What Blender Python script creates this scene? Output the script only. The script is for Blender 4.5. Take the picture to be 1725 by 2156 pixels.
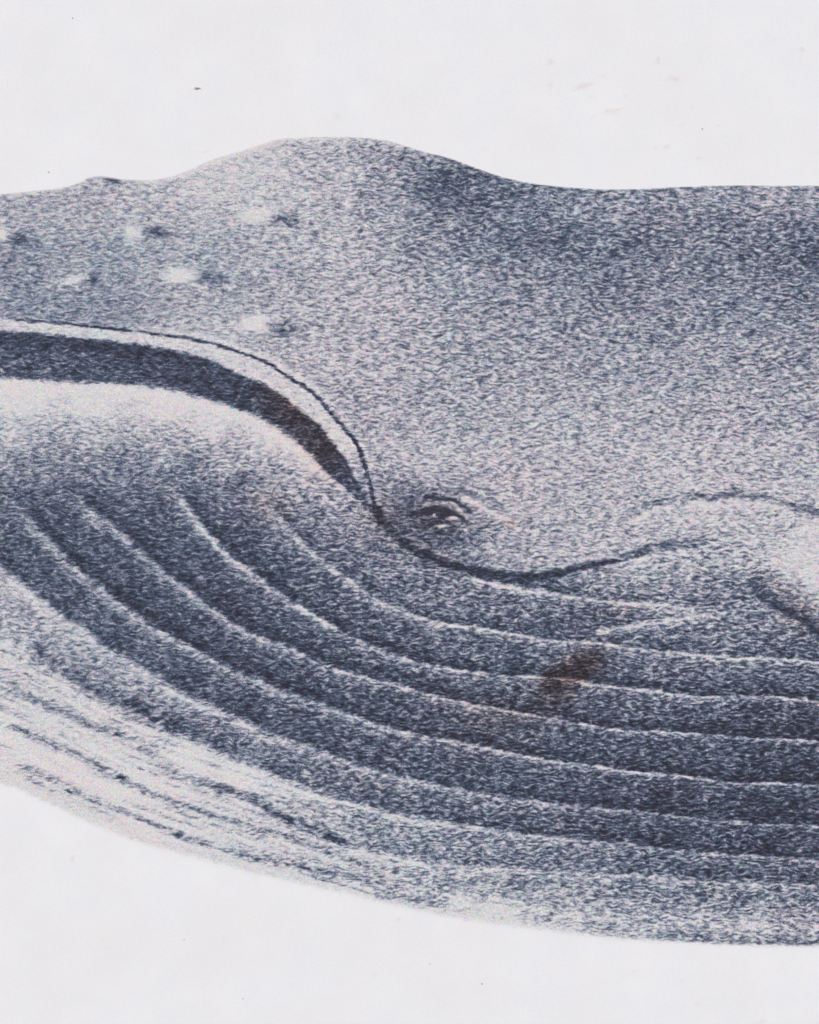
import bpy, math
import numpy as np

S = bpy.context.scene
for o in list(bpy.data.objects):
    bpy.data.objects.remove(o, do_unlink=True)

# ------------------------------------------------------------------ units
# the print is measured in "u": 1725 u across and 2156 u down the part in view
U = 0.0002                      # metres per u
CX, CY = 862.5, 1078.0          # middle of the view in u
ZC = 1.45                       # height of that point on the wall

# ------------------------------------------------------------------ camera
cam_d = bpy.data.cameras.new("camera")
cam = bpy.data.objects.new("camera", cam_d)
S.collection.objects.link(cam)
cam_d.sensor_fit = 'VERTICAL'
cam_d.sensor_height = 36.0
cam_d.lens = 70.0
FH = 2156 * U
DIST = FH / 36.0 * 70.0
cam.location = (0.0, -DIST, ZC)
cam.rotation_euler = (math.radians(90), 0, 0)
cam_d.clip_start = 0.01
cam_d.clip_end = 200
S.camera = cam

# ------------------------------------------------------------------ daylight
SUN_EL, SUN_AZ = math.radians(38), math.radians(152)     # from above, a little right of the camera
w = bpy.data.worlds.new("World")
S.world = w
w.use_nodes = True
nt = w.node_tree
nt.nodes.clear()
sky = nt.nodes.new("ShaderNodeTexSky")
sky.sky_type = 'NISHITA'
sky.sun_disc = False
sky.sun_elevation = SUN_EL
sky.sun_rotation = SUN_AZ
sky.air_density = 1.0
sky.dust_density = 1.5
bg = nt.nodes.new("ShaderNodeBackground")
bg.inputs[1].default_value = 0.085
wo = nt.nodes.new("ShaderNodeOutputWorld")
nt.links.new(sky.outputs[0], bg.inputs[0])
nt.links.new(bg.outputs[0], wo.inputs[0])
sun_d = bpy.data.lights.new("sun", 'SUN')
sun_d.energy = 1.5
sun_d.angle = math.radians(12)
sun_d.color = (1.0, 0.985, 0.965)
sun = bpy.data.objects.new("sun", sun_d)
S.collection.objects.link(sun)
# direction towards the sun: azimuth measured from +Y clockwise
dx = math.sin(SUN_AZ) * math.cos(SUN_EL)
dy = math.cos(SUN_AZ) * math.cos(SUN_EL)
dz = math.sin(SUN_EL)
from mathutils import Vector
sun.rotation_euler = Vector((dx, dy, dz)).to_track_quat('Z', 'Y').to_euler()
S.view_settings.view_transform = 'Standard'
S.view_settings.look = 'None'
S.view_settings.gamma = 1.0
S.view_settings.use_curve_mapping = False
S.view_settings.exposure = 0.70

# ------------------------------------------------------------------ colours
def lin(c):
    c = c / 255.0
    return c / 12.92 if c <= 0.04045 else ((c + 0.055) / 1.055) ** 2.4
K = 0.80 / lin(236)             # cloth white is 0.80 and shows as 236
def col(r, g, b):
    return (min(lin(r) * K, .95), min(lin(g) * K, .95), min(lin(b) * K, .95), 1.0)

# ------------------------------------------------------------------ material helpers
class NT:
    def __init__(self, name):
        self.m = bpy.data.materials.new(name)
        self.m.use_nodes = True
        self.t = self.m.node_tree
        self.t.nodes.clear()
        self.out = self.t.nodes.new("ShaderNodeOutputMaterial")
        self.b = self.t.nodes.new("ShaderNodeBsdfPrincipled")
        self.t.links.new(self.b.outputs[0], self.out.inputs[0])
    def put(self, sock, v):
        if hasattr(v, "is_output") or isinstance(v, bpy.types.NodeSocket):
            self.t.links.new(v, sock)
        else:
            sock.default_value = v
    def math(self, op, a, b=0.0, c=None, clamp=False):
        n = self.t.nodes.new("ShaderNodeMath")
        n.operation = op
        n.use_clamp = clamp
        self.put(n.inputs[0], a)
        self.put(n.inputs[1], b)
        if c is not None:
            self.put(n.inputs[2], c)
        return n.outputs[0]
    def vmath(self, op, a, b=None, scale=None):
        n = self.t.nodes.new("ShaderNodeVectorMath")
        n.operation = op
        self.put(n.inputs[0], a)
        if b is not None:
            self.put(n.inputs[1], b)
        if scale is not None:
            self.put(n.inputs['Scale'], scale)
        return n.outputs[0]
    def noise(self, vec, scale=1.0, detail=0.0, rough=0.5, lac=2.0, dist=0.0, color=False):
        n = self.t.nodes.new("ShaderNodeTexNoise")
        n.noise_dimensions = '3D'
        self.put(n.inputs['Vector'], vec)
        n.inputs['Scale'].default_value = scale
        n.inputs['Detail'].default_value = detail
        n.inputs['Roughness'].default_value = rough
        n.inputs['Lacunarity'].default_value = lac
        n.inputs['Distortion'].default_value = dist
        return n.outputs['Color'] if color else n.outputs[0]
    def tilt(self, vec, rot, loc=(0, 0, 0)):
        n = self.t.nodes.new("ShaderNodeMapping")
        self.put(n.inputs['Vector'], vec)
        n.inputs['Location'].default_value = loc
        n.inputs['Rotation'].default_value = [math.radians(a) for a in rot]
        return n.outputs[0]
    def attr(self, name):
        n = self.t.nodes.new("ShaderNodeAttribute")
        n.attribute_name = name
        return n.outputs['Fac']
    def mix(self, f, a, b, mode='MIX'):
        n = self.t.nodes.new("ShaderNodeMix")
        n.data_type = 'RGBA'
        n.blend_type = mode
        self.put(n.inputs[0], f)
        self.put(n.inputs[6], a)
        self.put(n.inputs[7], b)
        return n.outputs[2]
    def ramp(self, f, stops, interp='LINEAR'):
        n = self.t.nodes.new("ShaderNodeValToRGB")
        n.color_ramp.interpolation = interp
        e = n.color_ramp.elements
        while len(e) > 1:
            e.remove(e[-1])
        e[0].position, e[0].color = stops[0]
        for p, c in stops[1:]:
            q = e.new(p)
            q.color = c
        self.put(n.inputs[0], f)
        return n.outputs[0]

def make_print_material():
    m = NT("printed_cloth")
    tc = m.t.nodes.new("ShaderNodeTexCoord")
    p = m.vmath('SCALE', tc.outputs['Object'], scale=1.0 / U)         # in u
    tone, ink, stain, grain = m.attr("tone"), m.attr("ink"), m.attr("stain"), m.attr("grain")
    rust, tint = m.attr("rust"), m.attr("tint")
    # wandering of the dashes
    wa = m.noise(m.tilt(p, (33, 41, 22)), 1 / 30.0, 1.0, color=True)
    wa = m.vmath('SUBTRACT', wa, (0.5, 0.5, 0.5))
    wa = m.vmath('MULTIPLY', wa, (15.0, 0.0, 15.0))
    q = m.vmath('ADD', p, wa)
    n1 = m.noise(m.tilt(m.vmath('MULTIPLY', q, (1 / 14.0, 0.0, 1 / 4.8)), (37, 24, 51), (3.3, 8.1, 1.7)), 1.0, 0.0)
    n2 = m.noise(m.tilt(m.vmath('MULTIPLY', q, (1 / 6.0, 0.0, 1 / 3.3)), (-41, 33, 17), (13.3, 4.1, 31.7)), 1.0, 0.0)
    n3 = m.noise(m.tilt(m.vmath('MULTIPLY', p, (1 / 30.0, 0.0, 1 / 15.0)), (29, -38, 44)), 1.0, 1.0)
    d = m.math('MULTIPLY', m.math('SUBTRACT', n1, 0.5), 1.3)
    d = m.math('MULTIPLY_ADD', m.math('SUBTRACT', n2, 0.5), 0.75, d)
    d = m.math('MULTIPLY_ADD', m.math('SUBTRACT', n3, 0.5), 0.36, d)
    pale = m.ramp(tone, [(0.0, (.42, .42, .42, 1)), (0.32, (1, 1, 1, 1))])
    d = m.math('MULTIPLY', d, pale)
    v = m.math('MULTIPLY_ADD', d, grain, tone)
    # dots of the printer, one set per ink
    dots = m.noise(m.tilt(m.vmath('MULTIPLY', p, (1 / 2.1, 0.0, 1 / 2.3)), (35, 21, 47)), 1.0, 0.0, color=True)
    dl = m.noise(m.vmath('MULTIPLY', p, (1 / 1.7, 0.0, 1 / 2.0)), 1.0, 0.5)
    v = m.math('MULTIPLY_ADD', m.math('MULTIPLY', m.math('SUBTRACT', dl, 0.5), 1.1), ink, v)
    c = m.ramp(m.math('MULTIPLY', v, 0.75, clamp=True),
               [(0.0, col(220, 215, 215)), (0.15, col(206, 203, 207)), (0.30, col(167, 168, 179)), (0.45, col(118, 125, 143)),
                (0.585, col(80, 89, 110)), (0.75, col(60, 65, 81)), (0.95, col(45, 44, 53))])
    # ink hue drifting between violet and teal
    h1 = m.noise(m.vmath('MULTIPLY', p, (1 / 16.0, 0.0, 1 / 9.0)), 1.0, 1.0)
    h2 = m.noise(m.vmath('MULTIPLY', p, (1 / 150.0, 0.0, 1 / 120.0)), 1.0, 1.0)
    hs = m.math('MULTIPLY_ADD', m.math('SUBTRACT', h2, 0.5), 0.4, h1)
    hs = m.math('MULTIPLY_ADD', tint, 0.13, hs)
    hue = m.ramp(hs, [(0.30, (0.92, 1.01, 1.03, 1)), (0.5, (1, 1, 1, 1)), (0.70, (1.045, 0.98, 1.0, 1))])
    c = m.mix(1.0, c, hue, 'MULTIPLY')
    dd = m.vmath('SUBTRACT', dots, (0.5, 0.5, 0.5))
    dd = m.vmath('SCALE', dd, scale=1.05)
    dd = m.vmath('ADD', dd, (1.0, 1.0, 1.0))
    c = m.mix(1.0, c, dd, 'MULTIPLY')
    # bare cloth with its very faint mottling
    mott = m.noise(p, 1 / 90.0, 3.0, 0.55)
    warm = m.noise(m.vmath('ADD', p, (900.0, 0, 40.0)), 1 / 220.0, 2.0, 0.55)
    cloth = m.ramp(mott, [(0.3, col(233, 233, 236)), (0.7, col(237, 236, 238))])
    cloth = m.mix(m.math('MULTIPLY', m.math('SUBTRACT', warm, 0.42, clamp=True), 0.9, clamp=True), cloth, col(232, 226, 222))
    de = m.vmath('ADD', m.vmath('SCALE', m.vmath('SUBTRACT', dots, (0.5, 0.5, 0.5)), scale=0.14), (1, 1, 1))
    cloth = m.mix(1.0, cloth, de, 'MULTIPLY')
    c = m.mix(ink, cloth, c)
    # brown stains that soaked into the cloth
    c = m.mix(stain, c, m.mix(1.0, c, (0.98, 0.74, 0.62, 1), 'MULTIPLY'))
    sn = m.noise(m.vmath('MULTIPLY', p, (1 / 7.0, 0.0, 1 / 3.0)), 1.0, 2.0)
    rf = m.math('MULTIPLY', rust, m.ramp(sn, [(0.26, (0, 0, 0, 1)), (0.74, (1, 1, 1, 1))]), clamp=True)
    c = m.mix(rf, c, col(212, 160, 134))
    m.put(m.b.inputs['Base Color'], c)
    m.b.inputs['Roughness'].default_value = 0.85
    m.b.inputs['Specular IOR Level'].default_value = 0.15
    # weave
    wv = m.noise(m.vmath('MULTIPLY', p, (1 / 2.4, 0.0, 1 / 4.2)), 1.0, 1.0)
    wl = m.noise(p, 1 / 12.0, 2.0)
    hgt = m.math('MULTIPLY_ADD', wl, 0.5, wv)
    bmp = m.t.nodes.new("ShaderNodeBump")
    bmp.inputs['Strength'].default_value = 0.22
    bmp.inputs['Distance'].default_value = 0.00012
    m.put(bmp.inputs['Height'], hgt)
    m.t.links.new(bmp.outputs[0], m.b.inputs['Normal'])
    return m.m
MAT = make_print_material()

def make_wall_material():
    m = NT("wall_plaster")
    tc = m.t.nodes.new("ShaderNodeTexCoord")
    n = m.noise(tc.outputs['Object'], 30.0, 5.0, 0.6)
    m.put(m.b.inputs['Base Color'], m.ramp(n, [(0.3, (0.5, 0.5, 0.5, 1)), (0.7, (0.6, 0.6, 0.59, 1))]))
    m.b.inputs['Roughness'].default_value = 0.9
    bmp = m.t.nodes.new("ShaderNodeBump")
    bmp.inputs['Strength'].default_value = 0.3
    bmp.inputs['Distance'].default_value = 0.003
    m.put(bmp.inputs['Height'], n)
    m.t.links.new(bmp.outputs[0], m.b.inputs['Normal'])
    return m.m

# ------------------------------------------------------------------ the place
def link_mesh(name, verts, faces, mat, parent=None):
    me = bpy.data.meshes.new(name)
    me.from_pydata(verts, [], faces)
    me.materials.append(mat)
    o = bpy.data.objects.new(name, me)
    S.collection.objects.link(o)
    if parent:
        o.parent = parent
    return o

def box(x0, x1, y0, y1, z0, z1):
    v = [(x0, y0, z0), (x1, y0, z0), (x1, y1, z0), (x0, y1, z0), (x0, y0, z1), (x1, y0, z1), (x1, y1, z1), (x0, y1, z1)]
    f = [(0, 1, 5, 4), (1, 2, 6, 5), (2, 3, 7, 6), (3, 0, 4, 7), (4, 5, 6, 7), (3, 2, 1, 0)]
    return v, f

X0, X1, Y0, Y1 = -320.0, 2045.0, -360.0, 2520.0       # the whole cloth in u
def wx(x): return (x - CX) * U
def wz(y): return (CY - y) * U

v, f = box(-1.6, 1.6, 0.012, 0.15, 0.0, 2.9)
wall = link_mesh("wall", v, f, make_wall_material())
wall['kind'] = 'structure'

root = bpy.data.objects.new("whale_print", None)
root.empty_display_size = 0.05
S.collection.objects.link(root)
BASE_DZ = wz(Y1)                                       # bottom of the cloth relative to the view centre
root.location = (0, 0.0, ZC + BASE_DZ)
root['label'] = "white cloth print of a blue-grey stippled whale head with brown rust stains"
root['category'] = "art print"
def lz(y): return wz(y) - BASE_DZ                      # local z over the empty

v, f = box(wx(X0), wx(X1), 0.0, 0.0012, lz(Y1), lz(Y0))
sheet = link_mesh("cloth", v, f, MAT, root)

# ------------------------------------------------------------------ drawing tools
H = 2.5
gx = np.arange(X0 + 1.0, X1 - 0.9, H)
gy = np.arange(200.0, 2075.0, H)
NX, NY = len(gx), len(gy)
GX, GY = np.meshgrid(gx, gy)

def smooth_noise(sx, sy, seed):
    """even noise of about unit spread whose bumps are sx by sy u"""
    g = np.random.default_rng(seed)
    nx, ny = int((X1 - X0) / sx) + 4, int((gy[-1] - gy[0]) / sy) + 4
    a = g.standard_normal((ny, nx))
    fx = (gx - X0) / sx; fy = (gy - gy[0]) / sy
    ix, iy = fx.astype(int), fy.astype(int)
    tx = (fx - ix); ty = (fy - iy)
    tx = tx * tx * (3 - 2 * tx); ty = ty * ty * (3 - 2 * ty)
    r0 = a[iy][:, ix] * (1 - tx) + a[iy][:, ix + 1] * tx
    r1 = a[iy + 1][:, ix] * (1 - tx) + a[iy + 1][:, ix + 1] * tx
    return r0 * (1 - ty)[:, None] + r1 * ty[:, None]
def spline(pts, n=10):
    P = np.array(pts, float)
    if len(P) < 3:
        t = np.linspace(0, 1, n + 1)[:, None]
        return P[0] * (1 - t) + P[1] * t
    A = np.vstack([2 * P[0] - P[1], P, 2 * P[-1] - P[-2]])
    out = []
    t = np.linspace(0, 1, n, endpoint=False)[:, None]
    for i in range(1, len(A) - 2):
        p0, p1, p2, p3 = A[i - 1], A[i], A[i + 1], A[i + 2]
        out.append(0.5 * ((2 * p1) + (-p0 + p2) * t + (2 * p0 - 5 * p1 + 4 * p2 - p3) * t ** 2 + (-p0 + 3 * p1 - 3 * p2 + p3) * t ** 3))
    out.append(P[-1:])
    return np.vstack(out)

def extend(pts, left=False, right=False, L=360):
    pts = [tuple(p) for p in pts]
    def tail(a, b):
        a, b = np.array(a, float), np.array(b, float)
        st = np.linalg.norm(a - b)
        d = (a - b) / st
        out, run = [], 0.0
        while run < L:
            run += st
            out.append(tuple(a + d * run))
            st *= 1.25
        return out
    if left:
        pts = tail(pts[0], pts[1])[::-1] + pts
    if right:
        pts = pts + tail(pts[-1], pts[-2])
    return pts

# the hand of the drawing: strokes wander a little
GXJ = GX + 1.2 * smooth_noise(14, 8, 11) + 0.7 * smooth_noise(6, 5, 12)
GYJ = GY + 0.8 * smooth_noise(16, 9, 13) + 0.6 * smooth_noise(7, 5, 14)

def field(pts, pad=60.0):
    """distance, side (+ below/left of travel direction) and run 0..1 along the stroke"""
    P = spline(pts, 6)
    seg = np.linalg.norm(np.diff(P, axis=0), axis=1)
    cum = np.concatenate([[0], np.cumsum(seg)])
    D = np.full((NY, NX), 1e6)
    Sg = np.ones((NY, NX))
    T = np.zeros((NY, NX))
    for i in range(len(P) - 1):
        a, b = P[i], P[i + 1]
        x0 = np.searchsorted(gx, min(a[0], b[0]) - pad); x1 = np.searchsorted(gx, max(a[0], b[0]) + pad)
        y0 = np.searchsorted(gy, min(a[1], b[1]) - pad); y1 = np.searchsorted(gy, max(a[1], b[1]) + pad)
        if x1 <= x0 or y1 <= y0 or seg[i] < 1e-6:
            continue
        xs = GXJ[y0:y1, x0:x1]; ys = GYJ[y0:y1, x0:x1]
        d = b - a
        t = np.clip(((xs - a[0]) * d[0] + (ys - a[1]) * d[1]) / (seg[i] ** 2), 0, 1)
        ex = xs - (a[0] + t * d[0]); ey = ys - (a[1] + t * d[1])
        dist = np.hypot(ex, ey)
        m = dist < D[y0:y1, x0:x1]
        D[y0:y1, x0:x1][m] = dist[m]
        Sg[y0:y1, x0:x1][m] = np.sign(d[0] * ey - d[1] * ex + 1e-9)[m]
        T[y0:y1, x0:x1][m] = ((cum[i] + t * seg[i]) / cum[-1])[m]
    return D, Sg, T, P

def ycurve(pts):
    P = spline(pts, 8)
    o = np.argsort(P[:, 0])
    return np.interp(gx, P[o, 0], P[o, 1])[None, :]

def sstep(a, b, x):
    t = np.clip((x - a) / (b - a), 0, 1)
    return t * t * (3 - 2 * t)

def blob(x, y, rx, ry, ang=0.0):
    c, s = math.cos(math.radians(ang)), math.sin(math.radians(ang))
    ax = (GXJ - x) * c + (GYJ - y) * s
    ay = -(GXJ - x) * s + (GYJ - y) * c
    return np.exp(-((ax / rx) ** 2 + (ay / ry) ** 2) * 1.2)

def shep(ctrl, power=3.2, stretch=0.75):
    num = np.zeros((NY, NX)); den = np.zeros((NY, NX))
    for x, y, d in ctrl:
        r2 = ((GX - x) * stretch) ** 2 + (GY - y) ** 2 + 200.0
        ww = r2 ** (-power / 2)
        num += ww * d; den += ww
    return num / den

# ------------------------------------------------------------------ the outline
TOP = extend([(0, 408), (84, 400), (134, 393.5), (168, 383.5), (188, 373), (211, 370), (235, 373), (255, 376), (289, 377.5), (319, 378.5),
       (342, 375), (369, 368.4), (403, 355), (436, 340), (470, 328), (503.6, 319), (537, 308), (581, 294), (636, 289), (690, 287.5),
       (746, 288.6), (801, 293), (845, 304), (893, 318.6), (947.5, 333), (1002, 353), (1057, 371.7), (1112, 384), (1177, 392), (1249, 397),
       (1321, 398), (1393, 394.5), (1465, 392), (1554, 389.5), (1644, 391), (1725, 390)], True, True)
BOT = extend([(0, 1651), (40, 1663), (79, 1682), (119, 1698.5), (178, 1728), (238, 1752), (297, 1775), (430, 1811), (526, 1836), (606, 1855),
       (665, 1869), (725, 1881), (804, 1900), (883, 1918), (963, 1934), (1042, 1946), (1130, 1957), (1225, 1970), (1338, 1981), (1437, 1985),
       (1536, 1990.5), (1636, 1992.5), (1725, 1992.6)], True, True)
yt, yb = ycurve(TOP), ycurve(BOT)
dtop, dbot = GY - yt, yb - GY            # >0 inside
# edge slightly fuzzy
rng = np.random.default_rng(5)
INK = sstep(-2.2, 2.8, dtop) * sstep(-6, 7, dbot + 1.2 * smooth_noise(9, 6, 41))

MOUTH = extend([(0, 668), (30, 672.7), (67, 677), (134, 681.4), (201, 688.8), (268.6, 695.5), (335.7, 704), (403, 714), (470, 730), (526, 749.5),
         (563, 765), (600, 788.7), (636, 811), (673, 840), (702, 876), (731, 907.7), (750, 933), (764, 966), (775, 1003), (783, 1036),
         (791, 1072)], True)
JAWLINE = [(791, 1066), (797, 1084), (812, 1105), (838, 1131), (874, 1158), (911, 1175), (947, 1189), (1002, 1201), (1057, 1210), (1105, 1213.5), (1150, 1210),
           (1185, 1204), (1221, 1195), (1258, 1188), (1295, 1180), (1331, 1167), (1386, 1151), (1441, 1146), (1478, 1138), (1514, 1133)]
GAPTOP = extend([(0, 695), (67, 699), (134, 706), (201, 712), (268, 720.7), (336, 730.7), (403, 744), (453, 761), (503, 785), (537, 800),
          (563, 811), (600, 836), (638,866), (678,901), (704,934), (728,968), (744,999), (760,1030), (778,1064)], True)
GAPBOT = extend([(0, 796), (67, 799.6), (134, 805), (235, 808), (302, 813), (352, 820), (403, 833), (453, 846), (503, 862), (537, 875),
          (563, 889), (600, 911), (629, 933), (655, 959), (691, 995), (728, 1028), (764, 1054), (783, 1070)], True)

mouth_y = ycurve(MOUTH[:-1] + JAWLINE + [(1600, 1170), (1680, 1260), (1760, 1360), (2100, 1500)])
below = GY > mouth_y

# ------------------------------------------------------------------ tone: 0 pale print, 1 nearly black
HEAD = [(30,440,.35),(120,440,.35),(300,420,.3),(420,400,.22),(500,370,.2),(560,340,.2),(640,320,.28),(720,330,.33),(800,330,.42),(860,350,.55),
(930,390,.72),(1000,420,.68),(1100,430,.62),(1200,440,.5),(1300,440,.5),(1450,420,.42),(1600,420,.42),(1700,430,.45),(600,420,.25),(700,420,.3),
(800,420,.42),(640,520,.3),(720,520,.3),(800,540,.38),(900,520,.5),(1000,500,.58),(1100,500,.62),(1200,500,.66),(1350,500,.65),(1500,480,.6),
(1600,520,.62),(1700,520,.72),(1700,480,.6),(1500,560,.58),(1300,580,.6),(1100,600,.5),(950,620,.42),(850,640,.34),(760,640,.3),(680,620,.32),
(600,600,.35),(1200,660,.5),(1350,680,.5),(1500,660,.5),(1650,640,.55),(1650,740,.48),(1500,760,.42),(1350,780,.42),(1200,760,.42),(1050,740,.42),
(900,740,.38),(780,740,.33),(700,760,.3),(800,850,.35),(920,850,.38),(1050,860,.37),(1200,880,.32),(1350,870,.33),(1500,880,.35),(1650,860,.38),
(1650,960,.33),(1500,960,.28),(1350,960,.28),(1200,980,.3),(1050,960,.3),(900,960,.28),(820,960,.33),(835,1045,.52),(870,1090,.62),(900,1130,.64),
(850,1110,.6),(1000,1130,.45),(960,1150,.52),(1050,1160,.38),(1150,1150,.35),(1100,1060,.3),(1200,1060,.33),(1300,1030,.33),(1250,1140,.3),(1450,1010,.25),
(50,560,.5),(150,540,.4),(250,540,.42),(350,500,.35),(100,640,.5),(200,640,.5),(300,640,.45),(400,620,.35),(450,540,.38),(500,640,.38),
(450,690,.3),(380,680,.35),(560,700,.33),(200,470,.35),(400,450,.28),(20,480,.38),(1450,1100,.3),(1550,1100,.3),(1620,1110,.28),(1350,1120,.28),
(1690,1060,.27),(1700,1110,.2),(1700,1180,.12),(1650,1180,.2),(1560,1180,.3),(1450,1180,.35),(1900,480,.6),(1900,700,.5),(1900,1000,.35)]
JAW = [(50,840,.08),(200,850,.08),(350,860,.1),(450,890,.14),(560,930,.18),(640,980,.22),(700,1040,.35),(750,1090,.5),(50,910,.28),(200,910,.3),
(350,930,.33),(480,960,.35),(600,1010,.42),(660,1080,.55),(720,1140,.6),(100,970,.55),(250,980,.6),(400,990,.6),(500,1030,.62),(560,1100,.68),
(640,1160,.68),(750,1220,.65),(850,1220,.6),(950,1250,.6),(1050,1270,.65),(1180,1290,.68),(1280,1300,.7),(1400,1330,.65),(1350,1190,.32),(1280,1220,.45),
(1400,1250,.5),(1450,1230,.5),(1550,1240,.58),(1600,1230,.6),(1680,1240,.45),(1700,1270,.5),(1500,1340,.6),(1620,1340,.6),(1690,1360,.68),(1700,1420,.72),
(1450,1180,.35),(1560,1180,.3),(1650,1180,.2),(1700,1180,.12),(1720,1215,.12),
(1550,1420,.65),(1400,1420,.65),(1250,1400,.66),(1100,1390,.68),(1000,1360,.7),(850,1330,.72),(700,1260,.72),(600,1200,.75),(500,1130,.75),(420,1060,.7),
(300,1060,.7),(200,1060,.72),(80,1060,.72),(30,1120,.72),(150,1130,.75),(300,1130,.78),(400,1180,.78),(500,1260,.78),(600,1310,.76),(700,1370,.75),
(850,1420,.72),(1000,1450,.72),(1150,1480,.72),(1300,1490,.72),(1450,1510,.75),(1600,1510,.8),(1700,1520,.82),(1600,1600,.85),(1700,1620,.88),(1400,1590,.8),
(1250,1570,.76),(1100,1540,.76),(950,1520,.74),(800,1480,.76),(650,1430,.76),(500,1380,.76),(400,1310,.78),(300,1250,.78),(200,1180,.76),(100,1200,.74),
(30,1170,.74),(150,1270,.74),(250,1340,.76),(400,1420,.78),(520,1480,.78),(650,1530,.76),(800,1580,.75),(950,1610,.75),(1100,1640,.76),(1250,1660,.8),
(1400,1680,.84),(1600,1700,.86),(1700,1700,.88),(1600,1770,.86),(1400,1750,.84),(1250,1730,.78),(1100,1720,.7),(950,1690,.66),(800,1660,.66),(700,1630,.66),
(600,1600,.66),(480,1555,.65),(400,1520,.62),(330,1480,.5),(250,1440,.4),(150,1370,.35),(50,1300,.35),(20,1250,.38),(100,1330,.35),(30,1380,.25),
(100,1450,.2),(200,1500,.18),(300,1550,.14),(400,1600,.12),(500,1640,.18),(600,1680,.25),(700,1720,.4),(800,1760,.5),(900,1780,.52),(1050,1790,.55),
(1200,1800,.6),(1350,1820,.68),(1500,1830,.72),(1700,1840,.75),(1700,1900,.65),(1550,1890,.62),(1400,1880,.55),(1250,1870,.48),(1100,1850,.5),(950,1840,.45),
(850,1830,.4),(750,1830,.25),(650,1800,.2),(550,1780,.18),(450,1750,.12),(350,1710,.1),(250,1670,.07),(150,1600,.09),(50,1550,.1),(20,1620,.1),
(100,1660,.08),(300,1760,.06),(450,1810,.08),(600,1845,.08),(750,1880,.08),(850,1890,.2),(950,1910,.2),(1050,1930,.1),(1150,1920,.3),(1250,1930,.35),
(1350,1930,.42),(1500,1940,.4),(1650,1940,.45),(1720,1935,.45),(1200,1960,.2),(1350,1970,.25),(1500,1975,.3),(1600,1955,.25),(1700,1980,.35),
(1900,1550,.85),(1900,1750,.86),(1900,1900,.6)]
TONE = np.where(below, shep(JAW), shep(HEAD))
# soften the seam to the right, where the mouth line dies away
both = shep(HEAD + JAW)
fade = sstep(1330, 1470, GX) * np.exp(-((GY - mouth_y) / 70.0) ** 2)
TONE = TONE * (1 - fade) + both * fade
STAIN = np.zeros((NY, NX))
PART = np.zeros((NY, NX), int)           # which piece of the drawing each point belongs to
pieces = {}
def piece(key, mask):
    i = len(pieces) + 1
    pieces[i] = key
    PART[mask & (INK > 0.02)] = i
    return i

piece(('throat', None), below)
piece(('head', None), ~below)

CALM = np.zeros((NY, NX))
def lay(wt, val, calm=0.0):
    global TONE, CALM
    if np.any(calm):
        CALM = np.maximum(CALM, calm * np.clip(wt, 0, 1))
    TONE = TONE + (val - TONE) * np.clip(wt, 0, 1)

# lighter rims of the throat folds with the dark of the fold above each
G = {}
G['a'] = [(360,1022),(378,1050),(398,1078),(420,1107),(456,1147),(496,1185),(547,1220),(595,1258),(635,1281),(680,1310),(740,1343),(800,1370),
          (870,1393),(950,1411),(1040,1421),(1130,1427),(1185,1430),(1240,1438),(1313,1449),(1368,1454),(1423,1462),(1490,1468),(1569,1466),(1650,1470),(1725,1478)]
G['b'] = [(148,1026),(168,1052),(190,1078),(215,1098),(238,1113),(270,1141),(317,1181),(337,1204),(377,1230),(416,1262),(456,1292),(500,1321),
          (535,1341),(587,1358),(635,1379),(684,1403),(760,1426),(830,1442),(930,1470),(1041,1492),(1110,1505),(1180,1516),(1239,1527),(1298,1537),
          (1358,1540),(1437,1544),(1517,1550),(1596,1556),(1675,1558),(1725,1562)]
G['c'] = [(14,1044),(40,1072),(71,1107),(103,1143),(135,1177),(170,1208),(214,1244),(246,1268),(286,1300),(337,1331),(377,1355),(436,1387),
          (496,1415),(547,1438),(595,1458),(643,1474),(684,1488),(760,1516),(830,1538),(900,1553),(970,1565),(1041,1580),(1120,1596),(1180,1604),
          (1239,1611),(1298,1622),(1358,1628),(1437,1634),(1497,1643),(1556,1650),(1636,1650),(1725,1655)]
G['d'] = [(0,1202),(40,1236),(79,1265),(119,1296),(166,1328),(206,1359),(258,1391),(317,1423),(357,1453),(397,1474),(456,1498),(516,1526),
          (575,1553),(635,1573),(684,1592),(740,1612),(820,1633),(900,1651),(1041,1679),(1120,1688),(1199,1698),(1279,1704),(1358,1711),(1417,1718),
          (1477,1726),(1556,1732),(1636,1737),(1725,1740)]
G['e'] = [(337,1530),(397,1567),(456,1592),(516,1617),(555,1633),(615,1657),(684,1681),(760,1702),(850,1722),(950,1737),(1041,1749),(1120,1760),
          (1199,1768),(1279,1774),(1358,1782),(1437,1792),(1517,1800),(1596,1804),(1725,1812)]
G['f'] = [(540,1712),(606,1745),(657,1765),(705,1780),(764,1794),(850,1811),(950,1824),(1100,1832),(1200,1838),(1279,1842),(1358,1846),(1437,1852),
          (1536,1860),(1636,1862),(1725,1864)]
G['g'] = [(540,1040),(580,1085),(620,1130),(670,1175),(730,1220),(790,1258),(850,1290),(920,1312),(1000,1322),(1093,1338),(1166,1350),(1240,1353),
          (1313,1361),(1368,1370),(1423,1375),(1478,1381),(1532,1385),(1606,1387),(1661,1389),(1725,1395)]
G['h'] = [(980,1216),(1030,1228),(1093,1241),(1166,1252),(1221,1262),(1276,1268),(1350,1272),(1423,1276),(1480,1277)]
G['i'] = [(1250,1332),(1313,1321),(1368,1312),(1423,1303),(1478,1296),(1520,1287)]
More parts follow.
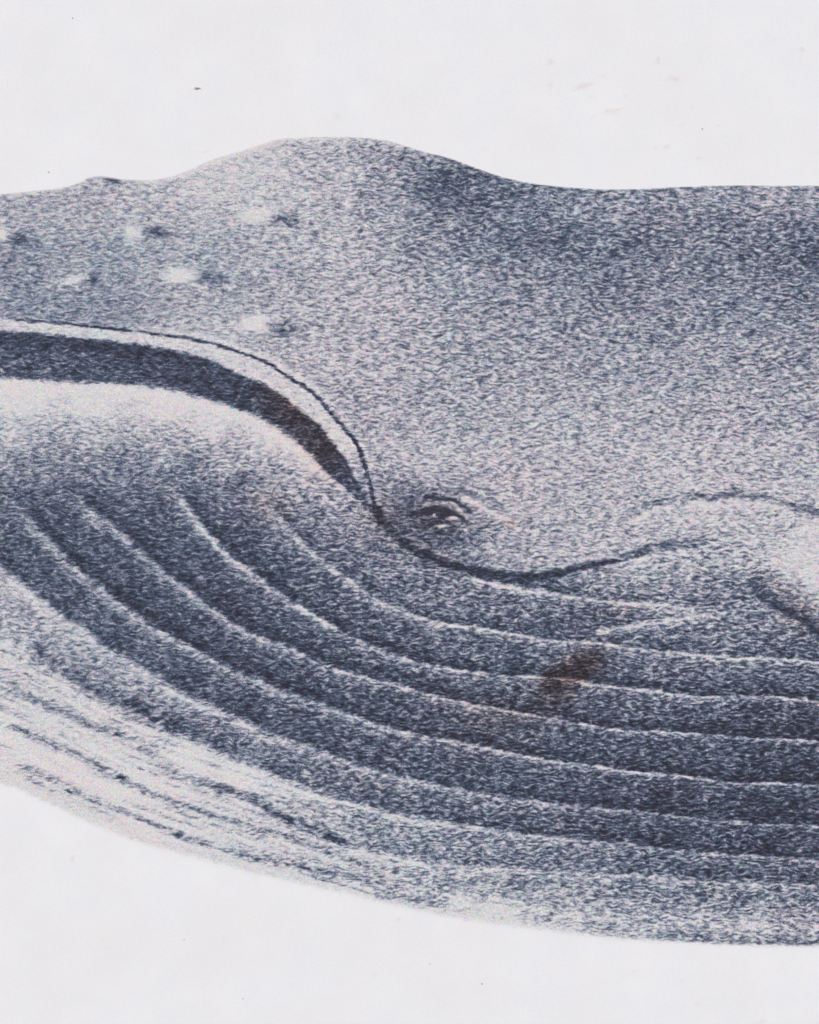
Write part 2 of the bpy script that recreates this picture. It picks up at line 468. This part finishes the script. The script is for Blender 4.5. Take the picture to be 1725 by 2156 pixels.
#       half width, half width at the right, strength left, strength right, dark above, pale value
GP = {'a': (7.5, 2.5, .90, .92, .16, .12), 'b': (7.5, 2.5, .70, .9, .15, .12), 'c': (8.0, 2.8, .65, .95, .17, .12), 'd': (10., 3.0, .80, .62, .12, .12),
      'e': (12., 3.0, .55, .7, .12, .08), 'f': (7.0, 3.2, .75, .6, .06, .08), 'g': (7.0, 2.7, .65, .9, .08, .1), 'h': (6.0, 5.2, .75, .9, .1, .05),
      'i': (4.0, 6.0, .5, .85, .05, .12)}
groove_masks = {}
BREAK = np.clip(0.80 + 0.30 * smooth_noise(15, 8, 21) + 0.22 * smooth_noise(38, 22, 22), 0.1, 1.0)
for k in G:
    pts = extend(G[k], k in 'd', k in 'abcdefg')
    D, Sg, T, P = field(pts, 60)
    w0, w1, s0, s1, dk, pv = GP[k]
    xx = sstep(300, 1250, GX)
    hw = w0 + (w1 - w0) * xx
    st = s0 + (s1 - s0) * xx
    if k not in 'd':
        st = st * sstep(0.0, 0.03, T)
    if k in 'hi':
        st = st * sstep(1.0, 0.85, T)
    above = (Sg < 0)
    dkw = np.exp(-((D - hw * 1.2 - 8) / 14.0) ** 2) * above * dk * 1.15 * sstep(0, .04, T)
    TONE = TONE - 0.12 * np.exp(-((D - hw) / 14.0) ** 2) * (~above) * sstep(0, .04, T)
    TONE = TONE + dkw
    wgt = st * BREAK * np.exp(-(D / hw) ** 2 * 0.9)
    lay(wgt, pv - .02 * xx, .15 + .1 * xx)
    groove_masks[k] = D < np.maximum(hw * 1.15, 3.6)

# dark streaks on the pale belly
STREAK = [([(10,1434),(59,1464),(119,1494),(170,1518),(198,1532),(246,1546),(297,1569),(350,1590)], 7, .42),
          ([(0,1516),(40,1532),(79,1550),(131,1577),(178,1597),(222,1621),(254,1637),(309,1667),(357,1684),(416,1704),(460,1724),(520,1738),(546,1748),(598,1757),(645,1776),(685,1790),(733,1803)], 7, .42),
          ([(20,1597),(59,1617),(107,1639),(147,1667),(190,1682),(238,1700),(278,1716),(325,1736),(373,1756),(416,1772),(456,1784),(520,1803),(586,1815),(625,1823),(677,1835),(725,1843),(780,1859),(820,1867)], 7, .48),
          ([(71,1343),(99,1383),(159,1423),(206,1457),(278,1486),(337,1516),(389,1546)], 15, .5),
          ([(416,1640),(476,1661),(526,1680),(566,1705),(613,1727),(657,1748),(705,1768),(744,1787)], 7, .72),
          ([(780,1880),(860,1893),(950,1905)], 9, .3)]
streak_masks = []
for pts, hw, val in STREAK:
    D, Sg, T, P = field(pts, 50)
    wgt = np.exp(-(D / hw) ** 2) * sstep(0, .06, T) * sstep(1, .92, T)
    TONE = TONE + wgt * BREAK * val * 0.55 + 0.12 * np.exp(-(D / (hw * 2.4)) ** 2) * sstep(0, .06, T) * sstep(1, .92, T)
    streak_masks.append((D < hw * 0.9))
# fine grey streaks that run with the belly
sx, sd = GX / 75.0, (dbot + 0.06 * GX) / 6.0
gr = np.random.default_rng(77).standard_normal((420, 60))
iy = np.clip((sd + 60).astype(int), 0, 418); ix = np.clip((sx + 6).astype(int), 0, 58)
ty = np.clip(sd + 60 - iy, 0, 1); tx = np.clip(sx + 6 - ix, 0, 1)
tx = tx * tx * (3 - 2 * tx); ty = ty * ty * (3 - 2 * ty)
sv = (gr[iy, ix] * (1 - tx) + gr[iy, ix + 1] * tx) * (1 - ty) + (gr[iy + 1, ix] * (1 - tx) + gr[iy + 1, ix + 1] * tx) * ty
belly = below * sstep(.62, .3, TONE) * sstep(20, 60, GY - 1250.0) * sstep(1250, 800, GX) * sstep(360, 280, dbot)
TONE = TONE + 0.10 * sv * belly - .03 * belly
# a few solid black specks
for x, y, rx, ry in [(255,1637,10,4),(148,1668,8,3),(374,1757,8,5),(66,1462,7,3),(246,1546,6,3),(640,1827,14,2.5)]:
    TONE = TONE + blob(x, y, rx, ry, 12) * 0.8

# pale margin along the belly edge
TONE = TONE - 0.25 * np.exp(-(dbot / 16.0) ** 2) * (TONE > .1) * sstep(1700, 1200, GX)
TONE = TONE - 0.15 * np.exp(-(dtop / 10.0) ** 2) * (GX < 900)

# tubercles on the snout: pale bump, dark on the far side
TUB = [(282,489,21,18,325,489,27,13), (379,580,38,15,448,581,28,12), (158,590,27,12,220,591,18,11), (544,452,36,14,607,459,25,11),
       (540,680,36,20,605,690,25,17), (3,496,16,14,57,505,34,13)]
tub_masks = []
BREAK2 = np.clip(0.9 + 0.2 * smooth_noise(16, 7, 51), 0.4, 1.1)
for x, y, rx, ry, sx, sy, srx, sry in TUB:
    lay(blob(x + rx * .95 + srx * .7, sy + 1, srx * 1.5, sry * 1.1, 10) * 0.9 * BREAK2, 0.82)
    lay(np.clip(blob(x, y, rx, ry, -6) * 1.5, 0, 1) * BREAK2, 0.06, .1)
    e = ((GX - x) / rx) ** 2 + ((GY - y) / ry) ** 2 < 1.0
    tub_masks.append(e)
lay(blob(238, 380, 22, 7, 12), 0.85)

# upper lip: dark edge line, pale lip, dark open mouth
Dm, Sm, Tm, Pm = field(MOUTH, 60)
gt, gb = ycurve(GAPTOP), ycurve(GAPBOT)
# distances by the two borders of the gap
Da, Sa, Ta, Pa = field(GAPTOP, 130)
Db, Sb, Tb, Pb = field(GAPBOT, 130)
sa, sb = Da * Sa, Db * Sb                       # + below the border
left_of_corner = GX < 784
gap = (sa > 0) & (sb < 0) & (Da < 1e5) & (Db < 1e5) & left_of_corner
cnr = sstep(600, 740, GX)
gw = sstep(-5, 8 - 5 * cnr, sa) * sstep(10 - 5 * cnr, -12 + 9 * cnr, sb) * (Da < 1e5) * (Db < 1e5) * left_of_corner
corner = sstep(660, 780, GX)
spk = sstep(22, 60, sa) * sstep(480, 180, GX) * sstep(0, 20, -sb)      # flecks inside the mouth, to the left
lay(gw, 0.88 - 0.06 * corner - 0.14 * spk + 0.05 * smooth_noise(26, 14, 31))
lipm = (Sm > 0) & (sa < 0) & (Da < 1e5) & (Dm < 60) & left_of_corner & ~((GY > 1064))
lw = sstep(1.0, 6.0, Dm * Sm) * sstep(5, -6, sa) * (Da < 1e5) * (Dm < 60) * left_of_corner * sstep(1072, 1040, GY)
lay(lw, 0.17 + 0.36 * sstep(930, 1050, GY))
lay(np.exp(-((sa + 12) / 14.0) ** 2) * lw * 0.0, 0)
# pale rim below the open mouth
lay(np.exp(-((sb - 14) / 13.0) ** 2) * (sb > 0) * (Db < 60) * sstep(700, 600, GX) * 0.7, 0.0)
lay(np.exp(-((sb - 7) / 7.0) ** 2) * (sb > 0) * (Db < 60) * sstep(560, 640, GX) * sstep(770, 700, GX) * 0.6, 0.1)
Dc, Sc, Tc, Pc = field([(716,998),(735,1022),(752,1042),(770,1060),(788,1076)], 30)
lay(np.exp(-(Dc / 6.0) ** 2) * 0.8, 0.78)
hwm = 2.8 + 1.8 * sstep(500, 760, GX)
lay(np.exp(-(Dm / hwm) ** 4) * sstep(5, 60, GX) * (0.7 + .2 * sstep(80, 220, GX)) * np.clip(BREAK + .15, 0, 1), 1.05)
line_mask = Dm < 5.0
# pale streak just outside the lip line
TONE = TONE - 0.18 * np.exp(-((Dm - 10) / 7.0) ** 2) * (Sm < 0) * sstep(150, 400, GX) * sstep(760, 640, GX)

# line from the corner of the mouth under the eye
GXJ, GYJ = GX + 1.6 * (GXJ - GX), GY + 1.6 * (GYJ - GY)
Dj, Sj, Tj, Pj = field(JAWLINE, 60)
hwj = np.interp(Tj, [0, .06, .12, .3, .5, .58, .7, .8, 1], [7, 10, 8.5, 9.5, 9.0, 7.5, 7, 9, 10])
amp = np.interp(Tj, [0, .55, .68, .75, .88, 1], [1, 1, .95, .72, .5, .25])
lay(np.exp(-(Dj / hwj) ** 3) * amp * np.clip(BREAK + .25, 0, 1) * sstep(1.0, .95, Tj), 1.02, .2)
jaw_mask = (Dj < hwj) & (Tj < 0.93)
lay(blob(797, 1080, 10, 14), 1.1)
lay(np.exp(-((Dj * Sj - hwj - 8) / 6.0) ** 2) * sstep(.68, .78, Tj) * sstep(1, .93, Tj) * 0.6, 0.1)

# shade in the right: the root of the flipper
FUP = extend([(1265,1116),(1295,1104),(1313,1090),(1342,1072),(1386,1056),(1423,1048),(1459,1045),(1514,1043),(1569,1043),(1606,1047),(1642,1055),(1679,1066),(1725,1080)], False, True)
Df, Sf, Tf, Pf = field(FUP, 60)
lay(np.exp(-(Df / 7.5) ** 2) * sstep(0, .16, Tf) * 0.8 * BREAK, 0.86, .25)
FWH = [(1285,1122),(1331,1099),(1368,1080),(1404,1069),(1459,1067),(1532,1063),(1588,1061),(1624,1063),(1650,1069),(1668,1079),(1674,1090)]
Dw, Sw, Tw, Pw = field(FWH, 40)
lay(np.exp(-(Dw / 5.5) ** 2) * sstep(0, .15, Tw) * 0.75 * BREAK, 0.03, .3)
lay(blob(1500, 1088, 190, 26, 0) * .6, .2)
Dq, Sq, Tq, Pq = field([(1676,1078),(1676,1092),(1671,1104),(1660,1116)], 30)
lay(np.exp(-(Dq / 3.2) ** 2) * 0.55, 0.7, .3)
lay(blob(1705, 1118, 36, 8, 4) * 0.6, 0.08)
lay(blob(1712, 1195, 48, 32) * 0.6, 0.2)
FDK = extend([(1560,1222),(1588,1240),(1612,1262),(1642,1279),(1672,1291),(1698,1309),(1725,1331)], False, True)
Dz, Sz, Tz, Pz = field(FDK, 60)
lay(np.exp(-(Dz / 7.5) ** 2) * sstep(0, .12, Tz) * 0.95, 1.1, .5)
lay(np.exp(-((Dz - 8) / 24.0) ** 2) * (Sz < 0) * sstep(0, .15, Tz) * 0.65, 0.7)
lay(blob(1590, 1238, 50, 14, 22) * .45, .75)
flip_mask = (GX > 1290) & (Sf > 0) & (Df < 1e5)
yfu = ycurve([(1200, 1140)] + FUP)
yfd = ycurve([(1265, 1190), (1400, 1160), (1514, 1195)] + FDK)
flip_mask = (GX > 1270) & (GY > yfu) & (GY < yfd)

# eye
GXJ, GYJ = GX, GY
def poly_mask(poly):
    P = np.array(poly, float)
    ins = np.zeros((NY, NX), bool)
    j = len(P) - 1
    for i in range(len(P)):
        xi, yi = P[i]; xj, yj = P[j]
        c = ((yi > GY) != (yj > GY)) & (GX < (xj - xi) * (GY - yi) / (yj - yi + 1e-12) + xi)
        ins ^= c
        j = i
    return ins
lay(blob(868, 1085, 52, 48) * 0.8, 0.74)
lay(blob(985, 1120, 60, 34, 20) * 0.4, 0.62)
lay(blob(930, 1122, 75, 28, 8) * 0.75, 0.78)
lay(blob(905, 1098, 55, 36, 8) * 0.55, 0.86)
lay(blob(935, 1150, 60, 16, 22) * 0.4, 0.7)
lay(blob(920, 1042, 60, 12, 8) * 0.5, 0.66)
def stroke(pts, hw, val, amt=1.0, p=2, pad=30):
    D, Sg, T, P = field(pts, pad)
    lay(np.exp(-(D / hw) ** p) * amt * sstep(-0.01, .06, T) * sstep(1.01, .94, T), val, .4)
    return D < hw * 1.1
fold_mask = stroke([(890,1050),(904,1046),(926,1049),(944,1052),(957,1053),(968,1061),(981,1069),(994,1079)], 4.0, 1.0, .95)
stroke([(872,1040),(902,1034),(926,1028),(950,1030),(980,1036),(1010,1044)], 3.5, .8, .55)
lid_mask = stroke([(888,1068),(900,1062),(926,1060),(944,1062),(962,1069),(974,1080),(986,1092)], 3.0, 0.2, .75)
stroke([(968,1048),(999,1059),(1026,1074),(1045,1085),(1072,1094)], 6.0, 0.0, .7)
stroke([(1005,1045),(1040,1058),(1075,1075)], 5.0, .7, .35)
EYE = [(863,1077),(886,1075),(897,1070),(908,1066),(926,1065.5),(944,1070),(962,1080),(972,1087),(982,1098),(970,1094),(955,1086),(944,1087),(933,1091),(922,1086),(914,1081),(900,1086),(889,1081)]
eye_mask = poly_mask(EYE)
D, Sg, T, P = field(EYE + EYE[:1], 20)
D = np.where(eye_mask, -D, D)
lay(sstep(3.5, -3.0, D), 1.0, .5)
lay(blob(952, 1091, 12, 4.6, 2) * 1.0, .1, .5)
lay(blob(914.5, 1084.5, 4, 4) * 1.0, 0.0)
lay(blob(931, 1108, 12, 3.2) * 1.0, .1, .4)
lay(blob(978, 1115, 10, 3.2) * .8, .05)
lay(blob(930, 1100, 14, 3) * .9, 1.0)
lay(blob(985, 1100, 12, 5, 20) * .5, .9)
eye_mask = eye_mask | (((GX - 952) / 15) ** 2 + ((GY - 1091) / 6) ** 2 < 1)

# brown tints
STAIN += 1.0 * blob(1234, 1396, 46, 30, -28) + .9 * blob(1168, 1440, 38, 30, -30) + .8 * blob(1200, 1418, 66, 36, -30)
STAIN += 0.25 * blob(1310, 1278, 55, 26, 5) + .38 * blob(1050, 1530, 110, 45, -10) + .25 * blob(1020, 1490, 90, 45) + 0.4 * blob(1170, 1480, 45, 30)
STAIN += 1.1 * blob(610, 865, 75, 40, 42) + 0.8 * blob(680, 950, 60, 45, 50) + 0.5 * blob(800, 1090, 45, 50, 40) + 0.55 * blob(925, 1090, 80, 40) + .35 * blob(900, 1165, 90, 25, 25)
STAIN += 0.35 * blob(560, 1060, 60, 50) + 0.4 * blob(1690, 1300, 50, 40) + .35 * blob(1640, 1240, 60, 20, 30)
TONE += 0.18 * blob(1234, 1396, 42, 24, -28) + 0.1 * blob(1200, 1420, 70, 30, -30) + 0.22 * blob(1168, 1438, 32, 22, -30)
RUST = 0.7 * blob(1078, 1105, 14, 6) + .55 * blob(1065, 1092, 22, 5, 20) + .2 * blob(1185, 1430, 36, 3, 3)  + .35 * blob(1470, 420, 6, 4)
RUST += .15 * blob(560, 300, 90, 9, -18) + .3 * blob(850, 1925, 300, 6, 12.5) * (dbot > -4)

# ink cast: mauve (+) or teal (-)
TINT = 0.7 * blob(760, 720, 200, 330) + .6 * blob(1000, 1000, 420, 160) + .5 * blob(650, 1000, 160, 130) + .5 * blob(1500, 1000, 300, 200) - .7 * blob(150, 560, 330, 150) - .5 * blob(1050, 480, 300, 120) - .7 * blob(850, 1800, 420, 130, 10) - .45 * blob(300, 1230, 420, 220, 40) - .5 * blob(1400, 1880, 420, 60)

# how coarse the dashes are: crisper to the right and in the middle
STAIN = STAIN * (1 - 0.8 * lw) * (1 - 0.6 * sstep(.35, .1, TONE))
GRAIN = 0.60 + 0.20 * sstep(250, 900, GX) + 0.04 * sstep(1000, 1600, GX) + 0.12 * below
GRAIN = GRAIN * (1 - 0.12 * gw * (1 - spk)) 
GRAIN = GRAIN * (1 - CALM)
TONE = TONE + 0.04 * np.exp(-((TONE - .42) / .3) ** 2) + 0.07 * sstep(.55, .75, TONE) + 0.03 * sstep(.7, .9, TONE) - 0.08 * sstep(.28, .1, TONE)
GRAIN = GRAIN * (1 - 0.1 * np.exp(-(dbot / 22.0) ** 2))
TONE = TONE + 0.16 * np.exp(-((dbot - 10) / 12.0) ** 2) * sstep(1050, 1350, GX) + 0.07 * np.exp(-((dbot - 12) / 14.0) ** 2)
TONE = TONE - 0.10 * np.exp(-((dbot - 42) / 14.0) ** 2) * sstep(1000, 1250, GX)
TONE = TONE * INK

# ------------------------------------------------------------------ pieces of the drawing
for k in 'abcdefghi':
    piece(('throat_groove', 'throat'), groove_masks[k])
piece(('flipper', None), flip_mask)
piece(('mouth', None), gap)
piece(('lip', 'head'), lipm)
piece(('lip_line', 'head'), line_mask | jaw_mask)
for t in tub_masks:
    piece(('tubercle', 'head'), t)
piece(('eyelid', 'head'), fold_mask | lid_mask)
piece(('eye', 'head'), eye_mask)

INKLEV = -0.00003
xw = (GX - CX) * U
zw = (CY - GY) * U - BASE_DZ
made = {}
def build_piece(i, key, parent):
    # a cell belongs to the piece of its first corner
    own = (PART[:-1, :-1] == i) & (INK[:-1, :-1] > 0.0)
    r, c = np.nonzero(own)
    if len(r) == 0:
        return None
    a = r * NX + c
    quads = np.stack([a + NX, a + NX + 1, a + 1, a], 1)
    used, inv = np.unique(quads, return_inverse=True)
    quads = inv.reshape(-1, 4)
    co = np.empty((len(used), 3), np.float32)
    co[:, 0] = xw.ravel()[used]; co[:, 1] = INKLEV; co[:, 2] = zw.ravel()[used]
    me = bpy.data.meshes.new(key)
    me.vertices.add(len(used)); me.vertices.foreach_set("co", co.ravel())
    n = len(quads)
    me.loops.add(n * 4); me.loops.foreach_set("vertex_index", quads.astype(np.int32).ravel())
    me.polygons.add(n); me.polygons.foreach_set("loop_start", np.arange(n, dtype=np.int32) * 4)
    me.update(calc_edges=True)
    for nm, arr in (("tone", TONE), ("ink", INK), ("stain", np.clip(STAIN, 0, 1)), ("grain", GRAIN), ("rust", np.clip(RUST, 0, 1)), ("tint", TINT)):
        at = me.attributes.new(nm, 'FLOAT', 'POINT')
        at.data.foreach_set("value", arr.ravel()[used].astype(np.float32))
    me.materials.append(MAT)
    o = bpy.data.objects.new(key, me)
    S.collection.objects.link(o)
    o.parent = parent
    return o
for i, (key, par) in pieces.items():
    o = build_piece(i, key, made[par] if par else root)
    if o is not None and key in ('head', 'throat'):
        made[key] = o

# ------------------------------------------------------------------ marks on the bare cloth
def mark(name, x, y, rx, ry, ang, amount, tone=0.0):
    n, rings = 18, 5
    vs, fs, rust, tn, ik = [], [], [], [], []
    c, s = math.cos(math.radians(ang)), math.sin(math.radians(ang))
    rr = np.random.default_rng(int(x * 7 + y))
    wob = 1 + 0.3 * rr.standard_normal(n)
    wob = np.clip((wob + np.roll(wob, 1)) / 2, .6, 1.5)
    vs.append((x, y)); rust.append(amount)
    for k in range(1, rings + 1):
        q = k / rings
        for j in range(n):
            a = 2 * math.pi * j / n
            px, py = rx * q * wob[j] * math.cos(a), ry * q * wob[j] * math.sin(a)
            vs.append((x + px * c - py * s, y + px * s + py * c))
            rust.append(amount * (1 - q) ** 1.1)
    for j in range(n):
        fs.append((0, 1 + (j + 1) % n, 1 + j))
    for k in range(rings - 1):
        for j in range(n):
            a0 = 1 + k * n + j; a1 = 1 + k * n + (j + 1) % n
            fs.append((a0, a1, a1 + n, a0 + n))
    o = link_mesh(name, [((px - CX) * U, INKLEV, lz(py)) for px, py in vs], fs, MAT, root)
    at = o.data.attributes.new("rust", 'FLOAT', 'POINT')
    at.data.foreach_set("value", np.array(rust, np.float32))
    if tone:
        for nm, arr in (("tone", [tone] * len(vs)), ("ink", [min(1, r * 1.6) for r in rust])):
            at = o.data.attributes.new(nm, 'FLOAT', 'POINT')
            at.data.foreach_set("value", np.array(arr, np.float32))
    return o
# (x, y, rx, ry, angle, amount) from the photograph
for x, y, rx, ry, ang, am in [(1160,130,14,9,10,.4),(1226,182,24,9,-15,.62),(1250,205,10,6,0,.2),(1386,127,7,12,5,.55),(1420,166,17,7,3,.55),(1292,232,26,8,-5,.52),
        (1405,309,10,6,-10,.5),(1382,310,8,4,0,.28),(1470,333,8,6,0,.32),(1688,105,10,6,15,.4),(1458,226,6,10,5,.25),(1270,160,10,5,0,.2),(1160,180,8,10,0,.22),
        (1512,263,8,5,0,.22),(1436,263,8,5,0,.2),(1250,246,8,6,0,.2),(1320,200,7,5,0,.18),(712,242,12,7,20,.22),(1020,312,10,5,0,.2),(840,1936,7,9,35,.35),
        (153,1808,6,10,20,.5),(790,2052,10,12,0,.16),(1440,1985+0,0.1,0.1,0,0),(1335,2045,8,4,-40,.3),(1470,2113,10,6,0,.3),(1435,2065,5,8,0,.3),(1606,2150,12,8,0,.35),(432,320,9,3,0,.3)]:
    if am > 0:
        mark("rust_stain", x, y, rx, ry, ang, am)
mark("brown_speck", 415, 187, 9, 4.5, 3, 1.4, 0.75)
for x, y, r in [(153.5,38,2.0),(1479,272,2.2),(103,363,2.2),(1015,2072,2.4),(905,2030,1.6),(512,2103,1.8),(388,1978,1.8)]:
    mark("dark_speck", x, y, r * 1.2, r * .9, 60, .8, 0.7)
print("pieces", len(pieces), "grid", NX, NY)
